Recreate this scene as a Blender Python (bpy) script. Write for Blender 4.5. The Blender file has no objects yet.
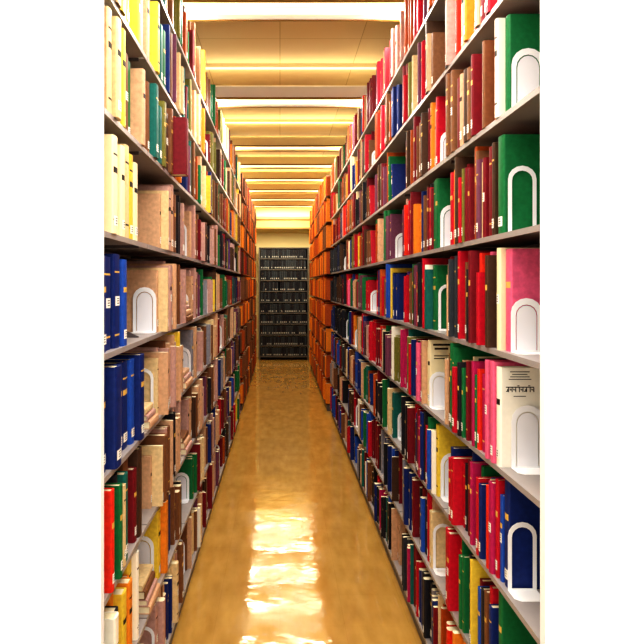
import bpy, math, random
R = random.Random(11)
S = bpy.context.scene
C = S.collection
S.view_settings.view_transform = 'Standard'
try: S.view_settings.look = 'High Contrast'
except Exception: print('no look')

F = 650.0; VX, VY = 280.0, 285.0; EYE = 1.6
WL, WR = 0.47, 0.62
WRF = 0.585          # the far right block stands a little further into the aisle
PITCH = 0.331; Z0 = 0.09; NSH = 9
ZS = [Z0 + PITCH*k for k in range(NSH)]
CEIL = 3.45
def width(side, far): return WL if side == 'left' else (WRF if far else WR)

# ------------------------------------------------------------ helpers
def lin(h):
    h = h.lstrip('#'); out = []
    for i in (0, 2, 4):
        c = int(h[i:i+2], 16)/255
        out.append(c/12.92 if c <= .04045 else ((c+.055)/1.055)**2.4)
    return out
def mat(name, hexc, rough=.5, var=.15, scale=30, spec=.3, emit=0, metal=0):
    m = bpy.data.materials.new(name); m.use_nodes = True
    nt = m.node_tree; b = nt.nodes['Principled BSDF']
    c = lin(hexc)
    tc = nt.nodes.new('ShaderNodeTexCoord'); no = nt.nodes.new('ShaderNodeTexNoise')
    no.inputs['Scale'].default_value = scale; no.inputs['Detail'].default_value = 4
    nt.links.new(tc.outputs['Object'], no.inputs['Vector'])
    mx = nt.nodes.new('ShaderNodeMix'); mx.data_type = 'RGBA'
    mx.inputs[6].default_value = [x*(1-var) for x in c]+[1]
    mx.inputs[7].default_value = [min(1, x*(1+var)) for x in c]+[1]
    nt.links.new(no.outputs['Fac'], mx.inputs[0])
    nt.links.new(mx.outputs[2], b.inputs['Base Color'])
    b.inputs['Roughness'].default_value = rough
    b.inputs['Specular IOR Level'].default_value = spec
    b.inputs['Metallic'].default_value = metal
    if emit:
        b.inputs['Emission Color'].default_value = c+[1]
        b.inputs['Emission Strength'].default_value = emit
    return m

class MB:
    def __init__(s): s.v = []; s.f = []; s.m = []
    def face(s, pts, m=0):
        n = len(s.v); s.v += pts; s.f.append(tuple(range(n, n+len(pts)))); s.m.append(m)
    def box(s, x0, x1, y0, y1, z0, z1, m=0):
        n = len(s.v)
        s.v += [(x0,y0,z0),(x1,y0,z0),(x1,y1,z0),(x0,y1,z0),(x0,y0,z1),(x1,y0,z1),(x1,y1,z1),(x0,y1,z1)]
        for q in ((0,3,2,1),(4,5,6,7),(0,1,5,4),(1,2,6,5),(2,3,7,6),(3,0,4,7)):
            s.f.append(tuple(n+i for i in q)); s.m.append(m)
    def prism(s, poly, levels, fn, mside=lambda i, l: 0, mcap=0):
        """poly of 2-D points swept through levels; fn(p, level) -> 3-D"""
        n = len(s.v); k = len(poly)
        for l in levels: s.v += [fn(p, l) for p in poly]
        for j in range(len(levels)-1):
            for i in range(k):
                a = n+j*k+i; b = n+j*k+(i+1) % k
                s.f.append((a, b, b+k, a+k)); s.m.append(mside(i, j))
        s.f.append(tuple(n+i for i in reversed(range(k)))); s.m.append(mcap)
        s.f.append(tuple(n+(len(levels)-1)*k+i for i in range(k))); s.m.append(mcap)
    def mesh(s, name, mats):
        me = bpy.data.meshes.new(name); me.from_pydata(s.v, [], s.f)
        for m in mats: me.materials.append(m)
        me.polygons.foreach_set('material_index', s.m); me.update()
        return me
    def build(s, name, mats, parent=None, loc=(0,0,0)):
        if not isinstance(mats, (list, tuple)): mats = [mats]
        return link(name, s.mesh(name, mats), parent, loc)
def link(name, me, parent=None, loc=(0,0,0)):
    o = bpy.data.objects.new(name, me); C.objects.link(o); o.parent = parent; o.location = loc
    return o
def tag(o, label=None, cat=None, group=None, kind=None):
    for k, v in (('label', label), ('category', cat), ('group', group), ('kind', kind)):
        if v: o[k] = v
    return o
def empty(name, loc):
    o = bpy.data.objects.new(name, None); o.empty_display_size = .05
    C.objects.link(o); o.location = loc; return o
_u = ['', 'first','second','third','fourth','fifth','sixth','seventh','eighth','ninth','tenth','eleventh','twelfth','thirteenth',
      'fourteenth','fifteenth','sixteenth','seventeenth','eighteenth','nineteenth']
_t = {2:'twent',3:'thirt',4:'fort',5:'fift',6:'sixt',7:'sevent',8:'eight',9:'ninet'}
def ordw(n):
    if n < 20: return _u[n]
    t, u = divmod(n, 10)
    if t > 9: return 'far'
    return _t[t]+'ieth' if u == 0 else _t[t]+'y-'+_u[u]

# ------------------------------------------------------------ materials
PAL = dict(crimson='#bf1830', scarlet='#dc3322', maroon='#7c1c28', rust='#b2521f', orange='#ea8a2c', yellow='#f0c84a', cream='#f3e6bf',
           tan='#cfa684', beige='#e0c698', brown='#80563a', umber='#50382a', olive='#7c7838', green='#1f7444', teal='#1e6a62',
           navy='#1c3070', blue='#2a56b0', purple='#5e3a7a', magenta='#b4265e', pink='#e4688c', black='#28272e', grey='#8f8d95',
           white='#f7f2e4', plum='#78465e', mauve='#c09a90', slate='#3c4046')
COL = list(PAL); MI = {c: i for i, c in enumerate(COL)}
BM = [mat('book_cloth_'+c, PAL[c], rough=.48, var=.32 if c not in ('white', 'cream') else .06, scale=70) for c in COL]
M_page = mat('page_edges', '#efe2c0', .8, .12, 200)
M_gold = mat('gilt_lettering', '#e0b860', .4, .1)
M_label = mat('paper_label', '#f7f5ee', .7, .03)
M_dull = mat('dulled_label', '#b2b0aa', .7, .05)
M_ink = mat('printed_ink', '#2a2420', .6, .05)
M_shelf = mat('shelf_steel', '#a09896', .38, .14, 14, .4)
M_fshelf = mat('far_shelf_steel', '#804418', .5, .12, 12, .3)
M_post = mat('post_steel', '#625a5a', .45, .1, 12, .4)
M_back = mat('back_sheet', '#4c3c36', .7, .15, 8)
M_white = mat('white_enamel', '#fafafc', .35, .02, 10, .4)
M_inner = mat('grey_white_enamel', '#f0eff4', .4, .03, 10, .4)
M_endpanel = mat('white_laminate', '#fbfcff', .6, .005, 6, .2)
M_housing = mat('fixture_enamel', '#efeef4', .4, .03, 8, .4)
M_cream = mat('warm_lit_fixture_enamel', '#f8ecc4', .4, .03, 8, .4)  # warm light's cast on the farther housings, put into their colour
M_rod = mat('rod_steel', '#a88a58', .5, .05, 8, .3)
M_tube = mat('lit_tube', '#fff0c4', .4, .0, 5, .2, emit=1.1)
M_dark = mat('dark_case_steel', '#645e58', .5, .12, 10)

def floor_mat():
    m = bpy.data.materials.new('polished_vinyl_floor'); m.use_nodes = True; nt = m.node_tree; L = nt.links
    b = nt.nodes['Principled BSDF']
    tc = nt.nodes.new('ShaderNodeTexCoord')
    n1 = nt.nodes.new('ShaderNodeTexNoise'); n1.inputs['Scale'].default_value = 14; n1.inputs['Detail'].default_value = 5
    mp = nt.nodes.new('ShaderNodeMapping'); mp.inputs['Scale'].default_value = (1, .3, 1)
    L.new(tc.outputs['Object'], mp.inputs['Vector']); L.new(mp.outputs[0], n1.inputs['Vector'])
    cr = nt.nodes.new('ShaderNodeValToRGB')
    cr.color_ramp.elements[0].position = .3; cr.color_ramp.elements[0].color = lin('#b18946')+[1]
    cr.color_ramp.elements[1].position = .7; cr.color_ramp.elements[1].color = lin('#c49c56')+[1]
    L.new(n1.outputs['Fac'], cr.inputs[0])
    br = nt.nodes.new('ShaderNodeTexBrick'); br.offset = 0; br.inputs['Scale'].default_value = 1
    br.inputs['Brick Width'].default_value = .305; br.inputs['Row Height'].default_value = .305
    br.inputs['Mortar Size'].default_value = .001
    br.inputs['Color1'].default_value = (1,1,1,1); br.inputs['Color2'].default_value = (.96,.955,.95,1); br.inputs['Mortar'].default_value = (.88,.85,.82,1)
    L.new(tc.outputs['Object'], br.inputs['Vector'])
    mx = nt.nodes.new('ShaderNodeMix'); mx.data_type = 'RGBA'; mx.blend_type = 'MULTIPLY'; mx.inputs[0].default_value = 1
    L.new(cr.outputs[0], mx.inputs[6]); L.new(br.outputs['Color'], mx.inputs[7]); L.new(mx.outputs[2], b.inputs['Base Color'])
    # worn polish: roughness and reflectance vary in patches
    n3 = nt.nodes.new('ShaderNodeTexNoise'); n3.inputs['Scale'].default_value = 3; n3.inputs['Detail'].default_value = 4
    n3.inputs['Roughness'].default_value = .55
    L.new(tc.outputs['Object'], n3.inputs['Vector'])
    mr = nt.nodes.new('ShaderNodeMapRange'); mr.inputs[1].default_value = .42; mr.inputs[2].default_value = .58
    mr.inputs[3].default_value = .05; mr.inputs[4].default_value = .13
    L.new(n3.outputs['Fac'], mr.inputs[0]); L.new(mr.outputs[0], b.inputs['Roughness'])
    ms = nt.nodes.new('ShaderNodeMapRange'); ms.inputs[1].default_value = .42; ms.inputs[2].default_value = .58
    ms.inputs[3].default_value = .9; ms.inputs[4].default_value = .35
    L.new(n3.outputs['Fac'], ms.inputs[0]); L.new(ms.outputs[0], b.inputs['Specular IOR Level'])
    n2 = nt.nodes.new('ShaderNodeTexNoise'); n2.inputs['Scale'].default_value = 4; n2.inputs['Detail'].default_value = 3
    n2.inputs['Roughness'].default_value = .5
    L.new(tc.outputs['Object'], n2.inputs['Vector'])
    bp = nt.nodes.new('ShaderNodeBump'); bp.inputs['Strength'].default_value = .05; bp.inputs['Distance'].default_value = .05
    L.new(n2.outputs['Fac'], bp.inputs['Height']); L.new(bp.outputs[0], b.inputs['Normal'])
    return m
def ceil_mat():
    m = bpy.data.materials.new('golden_ceiling'); m.use_nodes = True; nt = m.node_tree; L = nt.links
    b = nt.nodes['Principled BSDF']
    tc = nt.nodes.new('ShaderNodeTexCoord')
    br = nt.nodes.new('ShaderNodeTexBrick'); br.offset = 0; br.inputs['Scale'].default_value = 1
    br.inputs['Brick Width'].default_value = .61; br.inputs['Row Height'].default_value = .61
    br.inputs['Mortar Size'].default_value = .003
    br.inputs['Color1'].default_value = lin('#d2b680')+[1]; br.inputs['Color2'].default_value = lin('#ceb078')+[1]; br.inputs['Mortar'].default_value = lin('#ac8c54')+[1]
    L.new(tc.outputs['Object'], br.inputs['Vector']); L.new(br.outputs['Color'], b.inputs['Base Color'])
    b.inputs['Roughness'].default_value = .7
    return m

# ------------------------------------------------------------ the setting
XL, XR, Y0, Y1 = -1.6, 1.75, -1.2, 14.45
def struct(name, x0, x1, y0, y1, z0, z1, m):
    b = MB(); b.box(x0, x1, y0, y1, z0, z1); return tag(b.build(name, m), kind='structure')
struct('floor', XL-.1, XR+.1, Y0, Y1+.1, -.1, 0, floor_mat())
struct('ceiling', XL-.1, XR+.1, Y0, Y1+.1, CEIL, CEIL+.1, ceil_mat())
M_wall = mat('cream_wall', '#fbeab4', .8, .04, 4)
M_wallw = mat('pale_wall', '#f4efe2', .8, .04, 4)
struct('wall_left', XL-.1, XL, Y0, Y1, 0, CEIL, M_wallw)
struct('wall_right', XR, XR+.1, Y0, Y1, 0, CEIL, M_wallw)
struct('wall_back', XL, XR, Y1, Y1+.1, 0, CEIL, M_wall)
M_trim = mat('ceiling_trim', '#9a7a44', .6, .05)
M_pale = mat('pale_ceiling_rail', '#ecdcae', .6, .05)
FY = [3.63, 5.46, 7.29, 8.4, 9.5, 10.6, 11.7, 12.7]
for i, y in enumerate(FY):
    struct('trim_%d' % (i+1), XL, XR, y-.03, y+.03, CEIL-.03, CEIL, M_pale)
# ceiling drops towards the far end
M_sof = mat('soffit_paint', '#e0c484', .7, .05, 5)
struct('trim_11', XL, XR, 13.05, Y1, 2.93, CEIL, M_sof)
struct('trim_12', XL, XR, 13.45, Y1, 2.76, 2.93, M_sof)
struct('trim_13', XL, XR, 13.03, 13.05, 2.93, 2.97, M_trim)
struct('trim_14', XL, XR, 13.43, 13.45, 2.76, 2.79, M_trim)

# ------------------------------------------------------------ ceiling lights
hb = MB()
poly = [(-.12,0),(-.12,.10),(-.10,.115),(.10,.115),(.12,.10),(.12,0),(.108,0),(.09,.035),(-.09,.035),(-.108,0)]
hb.prism(poly, [-.95, .95], lambda p, l: (l, p[0], p[1]))
hb.box(-.955, -.945, -.12, .12, 0, .115); hb.box(.945, .955, -.12, .12, 0, .115)
me_h = hb.mesh('housing', [M_housing]); me_hc = hb.mesh('housing', [M_cream])
tb = MB(); tb.prism([(.016*math.cos(a*math.pi/5), .016*math.sin(a*math.pi/5)) for a in range(10)], [-.92, .92], lambda p, l: (l, p[0], p[1]))
me_t = tb.mesh('tube', [M_tube])
rl = MB(); rl.box(-.955, .955, -.004, .004, -.006, .010); me_e = rl.mesh('edge_rail', [M_trim])
rb = MB(); rb.box(-.006, .006, -.006, .006, .115, CEIL-3.13)
me_r = rb.mesh('hanger_rod', [M_rod])
lname = ['nearest','second nearest','third nearest','fourth nearest','fourth farthest','third farthest','second farthest','farthest']
for i, y in enumerate(FY):
    t = tag(empty('ceiling_light', (.075, y, 3.13)), '%s hanging fluorescent light across the aisle, %s from the camera' % ('white' if i < 2 else 'cream', lname[i]), 'light', 'fluorescent lights over the aisle')
    link('housing', me_h if i < 2 else me_hc, t)
    link('tube', me_t, t, (0, -.05, .018)); link('tube', me_t, t, (0, .05, .018))
    link('edge_rail', me_e, t, (0, -.1245, 0)); link('edge_rail', me_e, t, (0, .1245, 0))
    link('hanger_rod', me_r, t, (-.85, 0, 0)); link('hanger_rod', me_r, t, (.85, 0, 0))
def area(name, loc, sx, sy, e, col, rot=(0,0,0)):
    l = bpy.data.lights.new(name, 'AREA'); l.shape = 'RECTANGLE'; l.size = sx; l.size_y = sy; l.energy = e; l.color = col
    o = bpy.data.objects.new(name, l); C.objects.link(o); o.location = loc; o.rotation_euler = rot
for y in [.2, 1.8]+FY:  # nearest pair has no fixture: unseen fill added to whiten the end panels
    far = y > 7
    area('tube_and_fill_glow', (.075, y, 3.12), 1.8, .22, 42 if not far else 21, (1, .97, .90) if not far else (1, .92, .72))
    if y > 2: area('ceiling_fill', (.075, y, 3.26), 1.8, .2, 3.8 if not far else 6.5, (1, .96, .84) if not far else (1, .94, .70), (math.pi, 0, 0))  # added fill above the housings, brightens and warms the ceiling
area('end_wall_fill', (.075, 12.75, 2.85), 1.2, .2, 17, (1, .93, .70), (math.radians(62), 0, 0))  # added lamp without a fixture, brightens the far wall

# ------------------------------------------------------------ shelving
DEP = .27; LIP = .016
def shelf_mesh(s, L, far):
    b = MB()
    pr = [(0,0),(DEP,0),(DEP,-LIP),(DEP-.004,-LIP),(DEP-.004,-.004),(.004,-.004),(.004,-LIP),(0,-LIP)]
    b.prism(pr, [.004, L-.004], lambda p, l: (s*p[0], l, p[1]))
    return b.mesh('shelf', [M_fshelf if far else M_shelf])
def bracket_mesh(s):
    b = MB()
    b.prism([(.03,-.015),(DEP,-.015),(DEP,.10),(DEP-.03,.10),(.03,.004)], [-.0015, .0015], lambda p, l: (s*p[0], l, p[1]))
    return b.mesh('bracket', [M_post])
def post_mesh(s):
    b = MB(); b.box(s*(DEP+.003), s*(DEP+.04), -.02, .02, 0, 2.86)
    for j in range(60): b.box(s*(DEP+.001), s*(DEP+.003), -.004, .004, .1+j*.045, .125+j*.045, 1)
    return b.mesh('post', [M_post, BM[MI['black']]])
def plinth_mesh(s, L):
    b = MB(); b.box(s*.015, s*(DEP+.03), .003, L-.003, 0, Z0-.02); return b.mesh('base_plinth', [M_post])
def backp_mesh(s, L):
    b = MB(); b.box(s*(DEP+.042), s*(DEP+.047), .0, L, 0, 2.40); return b.mesh('back_panel', [M_back])
_cache = {}
def cached(fn, *a):
    k = (fn.__name__,)+a
    if k not in _cache: _cache[k] = fn(*a)
    return _cache[k]
def bay(side, y0, y1, label, group, end=False, last=False, far=False):
    s = -1 if side == 'left' else 1; W = width(side, far); L = round(y1-y0, 4)
    t = tag(empty('bookshelf', (s*W, y0, 0)), label, 'bookshelf', group)
    for z in ZS:
        sh = link('shelf', cached(shelf_mesh, s, L, far), t, (0, 0, z))
        if not far:
            link('bracket', cached(bracket_mesh, s), sh, (0, .002, 0)); link('bracket', cached(bracket_mesh, s), sh, (0, L-.002, 0))
    link('post', cached(post_mesh, s), t, (0, .02 if end else 0, 0))
    if last: link('post', cached(post_mesh, s), t, (0, L-.02, 0))
    link('base_plinth', cached(plinth_mesh, s, L), t); link('back_panel', cached(backp_mesh, s, L), t)
    if end:
        b = MB(); b.box(0, s*.62, -.031, -.001, 0, 3.02); e = b.build('end_panel', M_endpanel, t); e['label'] = 'plain white end panel'
    return t
BL = [1.737, 2.30]+[2.30+.915*i for i in range(1, 7)]
BR = [1.551+.915*i for i in range(8)]
FAR = [8.25+.915*i for i in range(6)]
def do_bays(side, B, what, far):
    n = len(B)-1
    for i in range(n):
        pos = 'nearest the camera' if i == 0 else ('%s from the near end' % ordw(i+1))
        bay(side, B[i], B[i+1], 'tall grey metal bookshelf bay, %s, in the %s %s' % (pos, side, what) if not far else 'bookshelf bay of orange volumes, %s, %s %s' % (pos, side, what),
            'bays of the %s %s' % (side, what), end=(i == 0 and not far), last=(i == n-1), far=far)
do_bays('left', BL, 'range', False); do_bays('right', BR, 'range', False)
do_bays('left', FAR, 'far range', True); do_bays('right', FAR, 'far range', True)

# ------------------------------------------------------------ books: plan
POOL_R = ['maroon']*5+['crimson']*5+['scarlet']*2+['navy']*3+['black']*4+['green']*3+['magenta']*2+['rust']*2+['brown']*3+['tan']*2+['umber']*2+['plum']*2+['teal']*2+['beige','cream','orange','blue','grey','pink','white','purple','yellow','olive','mauve','slate']
POOL_RT = ['maroon']*6+['crimson']*4+['scarlet']*1+['rust']*5+['brown']*5+['tan']*2+['orange']*2+['umber']*2+['plum']*2+['olive']*1+['beige','cream','black','navy','green','mauve']
POOL_L = ['maroon']*3+['brown']*5+['navy']*3+['black']*4+['plum']*3+['teal']*2+['green']*2+['mauve']*3+['tan']*3+['umber']*3+['slate']*2+['blue','crimson','rust','beige','cream','purple','olive','grey','white','orange','yellow']
POOL_LM = ['brown']*5+['tan']*5+['mauve']*5+['umber']*3+['black']*2+['navy']*2+['maroon']*2+['beige']*2+['plum']*2+['white','grey','yellow','green']
POOL_LT = ['brown']*4+['olive']*3+['yellow']*2+['beige']*2+['tan']*3+['rust']*3+['umber']*2+['green']*2+['teal']*2+['maroon']*2+['navy','plum','orange']
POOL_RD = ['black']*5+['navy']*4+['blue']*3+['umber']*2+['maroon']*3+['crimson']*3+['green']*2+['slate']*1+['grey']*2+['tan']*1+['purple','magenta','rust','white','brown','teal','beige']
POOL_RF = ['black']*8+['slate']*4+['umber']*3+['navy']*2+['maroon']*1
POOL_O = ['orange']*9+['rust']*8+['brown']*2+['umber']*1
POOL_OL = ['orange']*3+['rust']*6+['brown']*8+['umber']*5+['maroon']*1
POOL_D = ['slate']*5+['black']*5
# authored rows: (side, bay, shelf) -> (start depth, [colours near -> far], bookend?); token colour:thickness mm:inset mm:height mm, '.' ends the row
A = {
 ('right',0,8): (1.85, ['brown','rust','maroon','tan','crimson'], 0),
 ('right',0,7): (1.82, ['orange','rust','white','crimson','maroon','maroon','tan','scarlet'], 1),
 ('right',0,6): (1.80, ['green:34::268','white:24::272','crimson:24::255','orange:34::290','rust:26::290','brown:24','maroon','crimson','maroon','maroon','brown','umber','maroon','tan','maroon','maroon'], 1),
 ('right',0,5): (1.83, ['green:46::275','green:18::268','umber:24','maroon:26','crimson:24','maroon:26','beige:18','plum:24','brown:26','rust:22','brown:22','maroon:24','maroon:26','olive:16','crimson:22','maroon','umber'], 1),
 ('right',0,4): (1.80, ['pink:44::278','cream:30::285','black:16','yellow:20','umber:24','pink:22','magenta:26','crimson:26','scarlet:24','tan:18','maroon:26','rust:22','black:20','grey:16','maroon','brown','orange:16','crimson'], 1),
 ('right',0,3): (1.84, ['white:36:2:282','pink:28::292','olive:14','pink:26','cream:14','crimson:26','magenta:26','scarlet:24','green:20','magenta:22','black:18','crimson:26','maroon:22','cream:16','green:22','black:24','tan:20','crimson'], 1),
 ('right',0,2): (1.81, ['navy:36','blue:22','crimson:24','magenta:32','scarlet:22','cream:14','blue:26','navy:24','crimson:24','black:26','green:22','magenta:24','navy:24','grey:18','maroon:24','orange:16','black:24'], 1),
 ('right',0,1): (1.85, ['green:30','tan:26','navy:28','crimson:26','brown:26','black:30','blue:26','maroon:26','yellow:16','black:28','scarlet:22','navy:26'], 1),
 ('right',1,7): (2.66, ['brown','tan','umber','maroon'], 0),
 ('right',1,6): (2.64, ['crimson:34','tan:20','orange:26','rust','maroon','umber','brown','tan','maroon','rust'], 1),
 ('right',1,5): (2.62, ['green:40','green:26','maroon','crimson','black','maroon','umber','brown','navy','maroon'], 1),
 ('right',1,4): (2.68, ['green:50::265','teal:24::260','white:18','crimson','maroon','maroon','black','scarlet','plum'], 1),
 ('right',1,3): (2.76, ['cream:40::284','beige:20','tan:22','magenta','pink','crimson','black','maroon','navy','crimson'], 1),
 ('right',1,2): (2.60, ['yellow:32','white:20','navy','blue','green','crimson','black','navy','magenta','maroon'], 1),
 ('right',1,1): (2.70, ['beige:36','tan:24','crimson','navy','black','blue','maroon','black'], 1),
 ('left',0,8): (1.75, ['brown','rust','tan','orange'], 0),
 ('left',0,7): (1.75, ['rust::280','beige:40:280','tan:40::285','yellow:40::285','beige:40::280','orange:36::270','tan:40','brown:40','yellow:30','beige:30'], 0),
 ('left',0,6): (1.745, ['rust:30::285','beige:36::290','beige:40::290','tan:36::288','yellow:34::292','tan:40::288','brown:40::280','brown:40::280','green:36::275'], 0),
 ('left',0,5): (1.745, ['tan:46::265','cream:44::275','beige:48::280','cream:36::270','beige:44::280','cream:40::270','yellow:44::272','cream:46','yellow:44','beige:44'], 0),
 ('left',0,4): (1.745, ['navy:54::272','navy:54::272','navy:54::272','blue:40::265','.'], 0),
 ('left',0,3): (1.745, ['navy:54::280','navy:54::280','blue:44::270','navy:54::280','navy:54::280','blue:44::270','navy:46::280'], 0),
 ('left',0,2): (1.745, ['black:30','scarlet:26','navy:36','green:26','black:34','beige:22','teal:34','black:36','brown:40','maroon:34','umber:40','navy:34'], 0),
 ('left',0,1): (1.745, ['green','navy','white','black:30','orange:34','yellow:40','orange:36','orange:36','yellow:40','white:24','brown:40','navy'], 0),
 ('left',1,7): (2.34, ['tan:40::280','brown:40','yellow:36','olive:40','brown:40','teal:40','green:40','navy','plum','brown'], 0),
 ('left',1,6): (2.36, ['brown:36::270','teal:44::275','green:40::268','teal:46','olive:44','crimson:26','umber:46','brown:36','maroon:52:-70:240','plum:40'], 0),
 ('left',1,5): (2.62, ['tan:22::222','beige:18:-14:244','tan:22:10:232','mauve:44:-10:262','tan:44::250','mauve:34','brown:36','tan:30','mauve:30'], 0),
 ('left',1,4): (2.56, ['tan:22::244','beige:16:-22:262','mauve:22:8:250','mauve:30:-26:260','tan:16','mauve:26:-18','tan:26:-30','mauve:30','brown:16','mauve:26:-14','tan:22','mauve:22','umber:18','mauve:26'], 1),
 ('left',1,3): (2.56, ['beige:20::235','tan:18:-24:250','mauve:26::256','mauve:26:-16','brown:20','tan:26:-8','mauve:22:-28','mauve:26','tan:20','umber:16','mauve:30','tan:18:-26','mauve:26'], 1),
 ('left',1,2): (2.46, ['tan:20::198','beige:16:-20:226','tan:22::214','brown:36:-24','tan:30','mauve:32','brown:36','tan:20:-20','plum:30','brown:30','black:30'], 0),
 ('left',1,1): (2.60, ['yellow:40::270','orange:34','brown:34','yellow:30','tan:30','brown:34','navy:30'], 1),
 ('left',2,6): (3.36, ['navy:40','plum:40','teal:36','brown:36','navy:30'], 0),
 ('left',2,5): (3.50, ['tan:40','mauve:30','teal','brown','plum','navy','maroon','brown'], 1),
 ('left',2,4): (3.55, ['tan:40','mauve:40','mauve:40','brown:36','mauve:36'], 1),
 ('left',2,3): (3.55, ['grey:40','tan:40','brown','black','navy','brown'], 1),
 ('left',2,2): (3.45, ['mauve:40','tan:40','brown','umber','brown'], 0),
}
books = []; ends = []
def plan(side, B, pool, far=False):
    TH = 1.36 if side == 'left' else 1.12
    for bi in range(len(B)-1):
        for k in range(NSH):
            key = (side, bi, k) if not far else None
            y1 = B[bi+1]-.03
            if key in A: st, seq, be = A[key]
            else:
                g = R.choice([.02, .04, .06, .1, .2, .28, .34]) if not far else R.choice([.0, .01, .02, .05])
                st, seq, be = B[bi]+.02+g, [], (g > .15 and R.random() < (.85 if side == 'left' else .6))
            P = pool
            if not far:
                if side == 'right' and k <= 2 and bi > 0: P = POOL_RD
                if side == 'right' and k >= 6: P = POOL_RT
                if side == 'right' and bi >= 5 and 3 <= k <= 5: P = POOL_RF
                if side == 'left' and k >= 6: P = POOL_LT
                if side == 'left' and k < 6 and bi in (1, 2, 3): P = POOL_LM
            # a book leaning against the near end of a row that has no bookend
            if not far and not be and st-B[bi] > .18 and bi < 5 and key not in A:
                h = R.uniform(.21, .25); th = R.uniform(.018, .03); a = math.radians(R.uniform(8, 14))
                books.append(dict(side=side, bay=bi, k=k, y=st-.0015-th/2*math.cos(a)-h*math.sin(a), t=th, h=h, d=h*.7, inset=.015, c=R.choice(P), first=True, far=False,
                                  gap=.15, be=False, lab=R.random(), band=R.random(), lean=a))
            seq = list(seq); y = st; i = 0; run = 0; col = None; hh = .22; first = True; big = .23 if far else .215
            while True:
                inset = R.uniform(-.014, .032) if not first else R.uniform(.004, .02)
                if i < len(seq):
                    if seq[i] == '.': break
                    tok = (seq[i]+':::').split(':'); c = tok[0]
                    th = float(tok[1])/1000*TH if tok[1] else R.uniform(.022, .036)*TH
                    if tok[2]: inset = float(tok[2])/1000 if float(tok[2]) < 100 else inset
                    if first or c != col: hh = R.uniform(.225, .298)
                    if tok[3]: hh = float(tok[3])/1000
                    col = c; h = hh+R.uniform(-.009, .009); i += 1
                else:
                    if run <= 0:
                        run = R.choice([1,1,1,2,2,3,4]); col = R.choice(P); hh = R.uniform(big, .302); base_t = R.uniform(.014, .040)*(TH-.08)
                    run -= 1; h = hh+R.uniform(-.009, .009); th = max(.013, base_t+R.uniform(-.005, .005))
                if y+th > y1: break
                d = min(.225, h*R.uniform(.66, .76))
                books.append(dict(side=side, bay=bi, k=k, y=y+th/2, t=th-(.0042 if not far else .008), h=h, d=d, inset=inset, c=col, first=first, far=far,
                                  gap=st-B[bi], be=bool(be) and first, lab=R.random(), band=R.random(), lean=0))
                y += th; first = False
            if be: ends.append((side, bi, k, st, far))
plan('left', BL, POOL_L); plan('right', BR, POOL_R)
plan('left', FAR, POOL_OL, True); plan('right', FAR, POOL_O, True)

def area_px(b):
    if b['lean']: return 1e6
    W = WL if b['side'] == 'left' else WR
    d = b['y']; s = F/d
    ya = VY-(ZS[b['k']]+b['h']-EYE)*s; yb = VY-(ZS[b['k']]-EYE)*s
    vis = max(0, min(yb, 640)-max(ya, 4))
    w = F*W*b['t']/d**2
    if b['first'] and b['gap'] > .12: w += min(35, F*W*(b['gap'])/d**2)
    if b['inset'] < -.05: w += 15
    return 0 if b['far'] else vis*w
order = sorted(range(len(books)), key=lambda i: -area_px(books[i]))
IND = set(order[:312])

SHN = {0:'fourth shelf below eye level',1:'third shelf below eye level',2:'second shelf below eye level',3:'first shelf below eye level',4:'the shelf at eye level',
       5:'first shelf above eye level',6:'second shelf above eye level',7:'third shelf above eye level',8:'topmost shelf'}
BAYN = ['nearest bay','second bay','third bay','fourth bay','fifth bay','sixth bay','seventh bay','eighth bay']

def make_book(b, label, group):
    s = -1 if b['side'] == 'left' else 1; W = WL if s < 0 else WR
    t, h, w = b['t'], b['h'], b['d']; bd = min(.0028, t*.16); hy = t/2; a = b['lean']
    root = tag(empty('book', (s*(W+b['inset']), b['y'], ZS[b['k']]+hy*math.sin(a))), label, 'book', group)
    root.rotation_euler = (-a, 0, 0)
    bul = min(.006, t*.16)
    pl = [(w,-hy),(.009,-hy),(.006,-hy*.985)]
    for q in (-.8,-.45,0,.45,.8): pl.append((.0055-bul*math.sqrt(max(0,1-(q*1.05)**2))*.9, hy*q))
    nsp = len(pl)
    pl += [(.006,hy*.985),(.009,hy),(w,hy),(w,hy-bd),(bd+.005,hy-bd),(bd+.005,-hy+bd),(w,-hy+bd)]
    lv = [0, h*.13, h*.15, h*.62, h*.68, h*.80, h*.82, h]
    bandset = () if b['band'] < .3 else ((3,) if b['band'] < .6 else ((1, 3, 5) if b['band'] < .85 else (1, 5)))
    cb = MB(); cb.prism(pl, lv, lambda p, l: (s*p[0], p[1], l), lambda i, j: 1 if (3 <= i < nsp-1 and j in bandset) else 0)
    dark = b['c'] in ('cream','beige','white','tan','yellow','mauve','orange')
    cb.build('cover', [BM[MI[b['c']]], M_ink if dark else M_gold], root)
    pb = MB(); pb.box(s*(bd+.0055), s*(w-.004), -hy+bd+.0002, hy-bd-.0002, .0025, h-.0035); pb.build('page_block', M_page, root)
    if b['lab'] > .40 or b['c'] == 'navy':
        hl = .028; z = .022 if b['lab'] < .9 else h*.45
        lb = MB()
        yy = [hy*.72*q for q in (-1,-.5,0,.5,1)]
        xo = [(.0055-bul*math.sqrt(1-(.72*q*1.05)**2)*.9)-.0006 for q in (-1,-.5,0,.5,1)]
        for q in range(4):
            lb.face([(s*xo[q],yy[q],z),(s*xo[q+1],yy[q+1],z),(s*xo[q+1],yy[q+1],z+hl),(s*xo[q],yy[q],z+hl)])
            for r in range(3):
                zz = z+.006+r*.007
                if q in (1, 2): lb.face([(s*(xo[q]-.0003),yy[q]*.9,zz),(s*(xo[q+1]-.0003),yy[q+1]*.9,zz),(s*(xo[q+1]-.0003),yy[q+1]*.9,zz+.0025),(s*(xo[q]-.0003),yy[q]*.9,zz+.0025)],1)
        o = lb.build('spine_label', [M_label, M_ink], root); o['label'] = 'white paper call number label'
    return root

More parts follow.
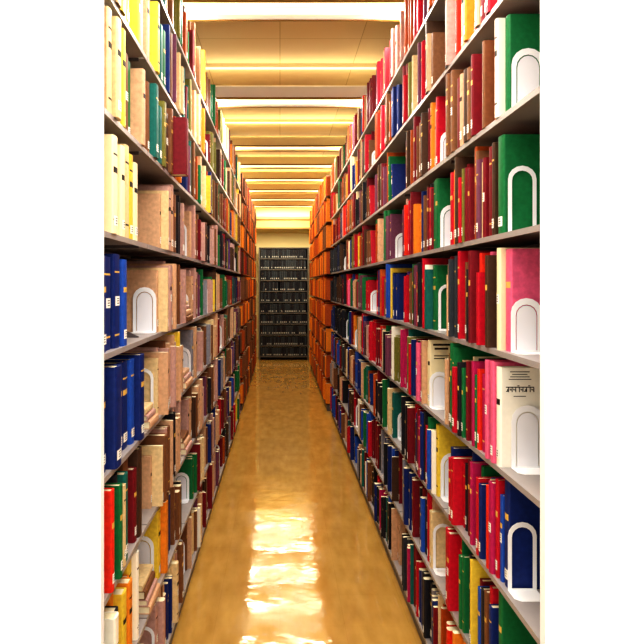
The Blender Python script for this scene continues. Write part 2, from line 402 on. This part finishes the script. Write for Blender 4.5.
def cover_script(root, s, b, lines):
    """printed lines on the board facing the near end: thin rules, and head bars with hanging strokes"""
    y = -b['t']/2-.0006; rr = random.Random(9)
    for (z, x0, x1, sz, kind) in lines:
        m = MB()
        if kind == 'rule': m.box(s*x0, s*x1, y, y+.0004, z, z+sz)
        else:
            bar = sz*.2; st = sz*.19
            m.box(s*x0, s*x1, y, y+.0004, z, z+bar)
            x = x0
            while x < x1-sz*.6:
                k = rr.random()
                m.box(s*(x+sz*.5), s*(x+sz*.5+st), y, y+.0004, z-sz, z)
                if k < .45:
                    m.box(s*(x+sz*.05), s*(x+sz*.5), y, y+.0004, z-sz*.6, z-sz*.6+st); m.box(s*(x+sz*.05), s*(x+sz*.05+st), y, y+.0004, z-sz*.6, z-sz*.2)
                elif k < .8:
                    m.box(s*(x+sz*.05), s*(x+sz*.4), y, y+.0004, z-sz*.92, z-sz*.92+st); m.box(s*(x+sz*.3), s*(x+sz*.3+st), y, y+.0004, z-sz*.9, z-sz*.3)
                else: m.box(s*(x+sz*.15), s*(x+sz*.62), y, y+.0004, z+sz*.32, z+sz*.32+st)
                x += sz*.82
        o = m.build('title_lettering', M_ink, root); o['label'] = 'dark printed line of lettering on the front'

cnt = {}
stuff = MB(); N = len(COL); PG = N; LB = N+1; GD = N+2; DL = N+3
def stuff_book(o, u, v, t, h, w, c, lab, band, lbm=None):
    """o base point on spine centre, u unit vector into the shelf, v along it"""
    hy = t/2; n = min(.006, t*.2)
    pl = [(w,-hy),(n,-hy),(0,-hy*.6),(0,hy*.6),(n,hy),(w,hy)]
    P = lambda p, z: (o[0]+u[0]*p[0]+v[0]*p[1], o[1]+u[1]*p[0]+v[1]*p[1], o[2]+z)
    k0 = len(stuff.v)
    stuff.v += [P(p, 0) for p in pl]+[P(p, h) for p in pl]
    for i in range(5): stuff.f.append((k0+i, k0+i+1, k0+i+7, k0+i+6)); stuff.m.append(c)
    stuff.f.append(tuple(k0+6+i for i in range(6))); stuff.m.append(PG)
    if lab > .5: stuff.face([P((-.0007,-hy*.6),.02),P((-.0007,hy*.6),.02),P((-.0007,hy*.6),.05),P((-.0007,-hy*.6),.05)], lbm or LB)
    if band > .45: stuff.face([P((-.0007,-hy*.6),h*.66),P((-.0007,hy*.6),h*.66),P((-.0007,hy*.6),h*.71),P((-.0007,-hy*.6),h*.71)], GD if c not in (MI['cream'],MI['beige'],MI['white'],MI['tan']) else MI['umber'])
for i, b in enumerate(books):
    kk = (b['side'], b['k'], b['c'], b['far'])
    s = -1 if b['side'] == 'left' else 1; W = width(b['side'], b['far'])
    shn = SHN[b['k']].replace('the shelf', 'shelf')
    if b['lean']:
        make_book(b, '%s book leaning on its row, %s, %s, %s range' % (b['c'], BAYN[b['bay']], shn, b['side']), 'books on %s of the %s range' % (SHN[b['k']], b['side']))
        continue
    cnt[kk] = cnt.get(kk, 0)+1
    if i in IND:
        size = 'slim' if b['t'] < .029 else ('thick' if b['t'] > .05 else ('tall' if b['h'] > .275 else 'mid-sized'))
        if b['be']:
            lab = '%s book facing out behind white bookend, %s, %s, %s range' % (b['c'], BAYN[b['bay']], shn, b['side'])
        elif b['inset'] < -.05:
            lab = 'maroon book sticking out into the aisle, %s, left range' % shn
        else:
            lab = '%s %s book, %s upright %s from near end, %s, %s range' % (size, b['c'], ordw(cnt[kk]), b['c'], shn, b['side'])
        root = make_book(b, lab, 'books on %s of the %s range' % (SHN[b['k']], b['side']))
        if b['first'] and b['side'] == 'right' and b['k'] == 3 and b['bay'] in (0, 1):
            h = b['h']
            if b['bay'] == 0: cover_script(root, s, b, [(h*.955,.030,.085,.0022,'rule'),(h*.93,.036,.079,.002,'rule'),(h*.905,.030,.085,.002,'rule'),(h*.88,.026,.09,.002,'rule'),(h*.80,.018,.098,.0125,'hang'),(h*.71,.04,.075,.002,'rule')])
            else: cover_script(root, s, b, [(h*.92,.016,.09,.008,'rule'),(h*.86,.022,.08,.008,'rule'),(h*.76,.02,.085,.004,'rule'),(h*.72,.02,.075,.004,'rule')])
    else:
        stuff_book((s*(W+b['inset']), b['y'], ZS[b['k']]), (s, 0), (0, 1), b['t'], b['h'], b['d'], MI[b['c']], b['lab'] if not b['far'] else 0, b['band'] if not b['far'] else 0)

# books lying flat in the gaps, in small stacks
def flat_stack(side, y0, w, k, items, bayname):
    up = .0003; pos = ['lowest', 'second up', 'third up']
    for j, (c, t, ln) in enumerate(items):
        b = dict(side=side, k=k, y=y0, t=t, h=w-.006*(j % 3), d=ln, inset=-.01+.009*((j*5) % 4), c=c, lean=0, lab=0, band=.2)
        where = pos[j] if j < len(items)-1 else 'topmost'
        root = make_book(b, '%s book lying flat, %s, %s, %s, %s range' % (c, where, bayname, SHN[k].replace('the shelf', 'shelf'), side), 'books lying flat on the %s range' % side)
        # turn the upright book onto its side: its height now runs along the shelf
        root.rotation_euler = (-math.pi/2, 0, 0)
        root.location = (root.location.x, y0, ZS[k]+up+t/2); up += t+.0006
flat_stack('left', 2.325, .185, 1, [('tan',.028,.19),('mauve',.022,.18),('brown',.03,.19),('beige',.02,.17)], 'second bay')
flat_stack('left', 2.325, .150, 3, [('tan',.028,.19),('mauve',.02,.18),('beige',.024,.185)], 'second bay')
flat_stack('left', 3.235, .225, 3, [('tan',.03,.19),('mauve',.026,.18),('tan',.022,.185)], 'third bay')
flat_stack('left', 3.235, .225, 4, [('brown',.028,.19),('tan',.03,.19),('mauve',.022,.18),('beige',.02,.18)], 'third bay')
flat_stack('left', 3.235, .190, 2, [('mauve',.03,.19),('tan',.03,.19),('brown',.026,.18)], 'third bay')

# ------------------------------------------------------------ end bookcase
EY = 13.85; ex0, ex1 = -.44, .60
t = tag(empty('bookcase', (.08, EY, 0)), 'dark bookcase closing the far end of the aisle, filled with dark volumes', 'bookcase')
for x in (ex0, ex1):
    b = MB(); b.box(x-.08-.015, x-.08+.015, 0, .3, 0, 2.40); b.build('side_panel', M_dark, t)
b = MB(); b.box(ex0-.08, ex1-.08, .28, .3, 0, 2.40); b.build('back_panel', BM[MI['black']], t)
EZ = [.08+.232*j for j in range(11)]
for z in EZ:
    b = MB(); b.box(ex0-.08+.016, ex1-.08-.016, 0, .28, z-.02, z); b.build('shelf', M_dark, t)
for j, z in enumerate(EZ[:-1]):
    x = ex0+.03
    while x < ex1-.06:
        th = R.uniform(.034, .044); h = R.uniform(.186, .2)
        if j == 6 and R.random() < .1: x += th; continue
        stuff_book((x+th/2, EY+.012, z), (0, 1), (1, 0), th-.005, h, .15, MI[R.choice(POOL_D)], R.random()+.2, 0, DL); x += th
tag(stuff.build('shelved_books', BM+[M_page, M_label, M_gold, M_dull]), 'rows of assorted bound books filling the farther shelves along both sides of the aisle', 'books', kind='stuff')

# ------------------------------------------------------------ bookends
def arch(w, h, r, x0=0, z0=0):
    p = [(x0, z0), (x0+w, z0)]
    for a in range(0, 9):
        an = a*math.pi/8
        p.append((x0+w/2+math.cos(an)*w/2, z0+h-r+math.sin(an)*r))
    return p
def bookend_meshes(s, w, h, r, style):
    e = .026 if style != 'open' else .022
    out = MB(); O = arch(w, h, r); I = arch(w-e, h-e+.002, r-.010, e/2, .006)
    n = len(O); fn = lambda p, l: (s*p[0], l, p[1])
    for yy in (-.0007, .0007):
        for i in range(n): 
            j = (i+1) % n; out.face([fn(O[i], yy), fn(O[j], yy), fn(I[j], yy), fn(I[i], yy)])
    for L in (O, I):
        for i in range(n):
            j = (i+1) % n; out.face([fn(L[i], -.0007), fn(L[j], -.0007), fn(L[j], .0007), fn(L[i], .0007)])
    parts = [('upright_plate', out.mesh('upright_plate', [M_white]))]
    if style != 'open':
        g = .0025 if style == 'flat' else .003
        tg = MB(); tg.prism(arch(w-e-2*g, h-e+.002-g, r-.010-g*.5, e/2+g, .006), [-.0003, .0009], fn)
        parts.append(('inner_plate', tg.mesh('inner_plate', [M_inner])))
    bs = MB(); bs.prism([(0,-.001),(0,-.05),(.015,-.065),(w-.015,-.065),(w,-.05),(w,-.001)], [.0004, .0016], lambda p, l: (s*p[0], p[1], l))
    parts.append(('base_plate', bs.mesh('base_plate', [M_white])))
    return parts
BE = {s: [bookend_meshes(s, *d) for d in ((.086,.150,.040,'flat'),(.092,.178,.045,'panel'),(.080,.190,.038,'open'))] for s in (-1, 1)}
for q, (side, bi, k, st, far) in enumerate(ends):
    s = -1 if side == 'left' else 1; W = WL if s < 0 else WR
    if far: continue
    z = ZS[k]
    o = tag(empty('bookend', (s*(W+.012+.022*R.random()), st-.006, z)), 'white metal bookend in the %s, %s, %s range' % (BAYN[bi], SHN[k], side), 'bookend', 'white bookends in the %s range' % side)
    for nm, me in BE[s][(bi*2+k*5+(1 if s > 0 else 0)) % 3]: link(nm, me, o)

# ------------------------------------------------------------ world + camera
w = bpy.data.worlds.new('world'); S.world = w; w.use_nodes = True
w.node_tree.nodes['Background'].inputs[0].default_value = (.97, .98, 1, 1)
w.node_tree.nodes['Background'].inputs[1].default_value = 1.22
cam = bpy.data.cameras.new('camera'); co = bpy.data.objects.new('camera', cam); C.objects.link(co)
co.location = (0, 0, EYE); co.rotation_euler = (math.pi/2, 0, 0)
cam.sensor_width = 36; cam.sensor_fit = 'HORIZONTAL'; cam.lens = 36*F/644
cam.shift_x = (322-VX)/644; cam.shift_y = (VY-322)/644
cam.clip_start = .05
S.camera = co
print('books', len(books), 'ends', len(ends), 'lean', sum(1 for b in books if b['lean']))
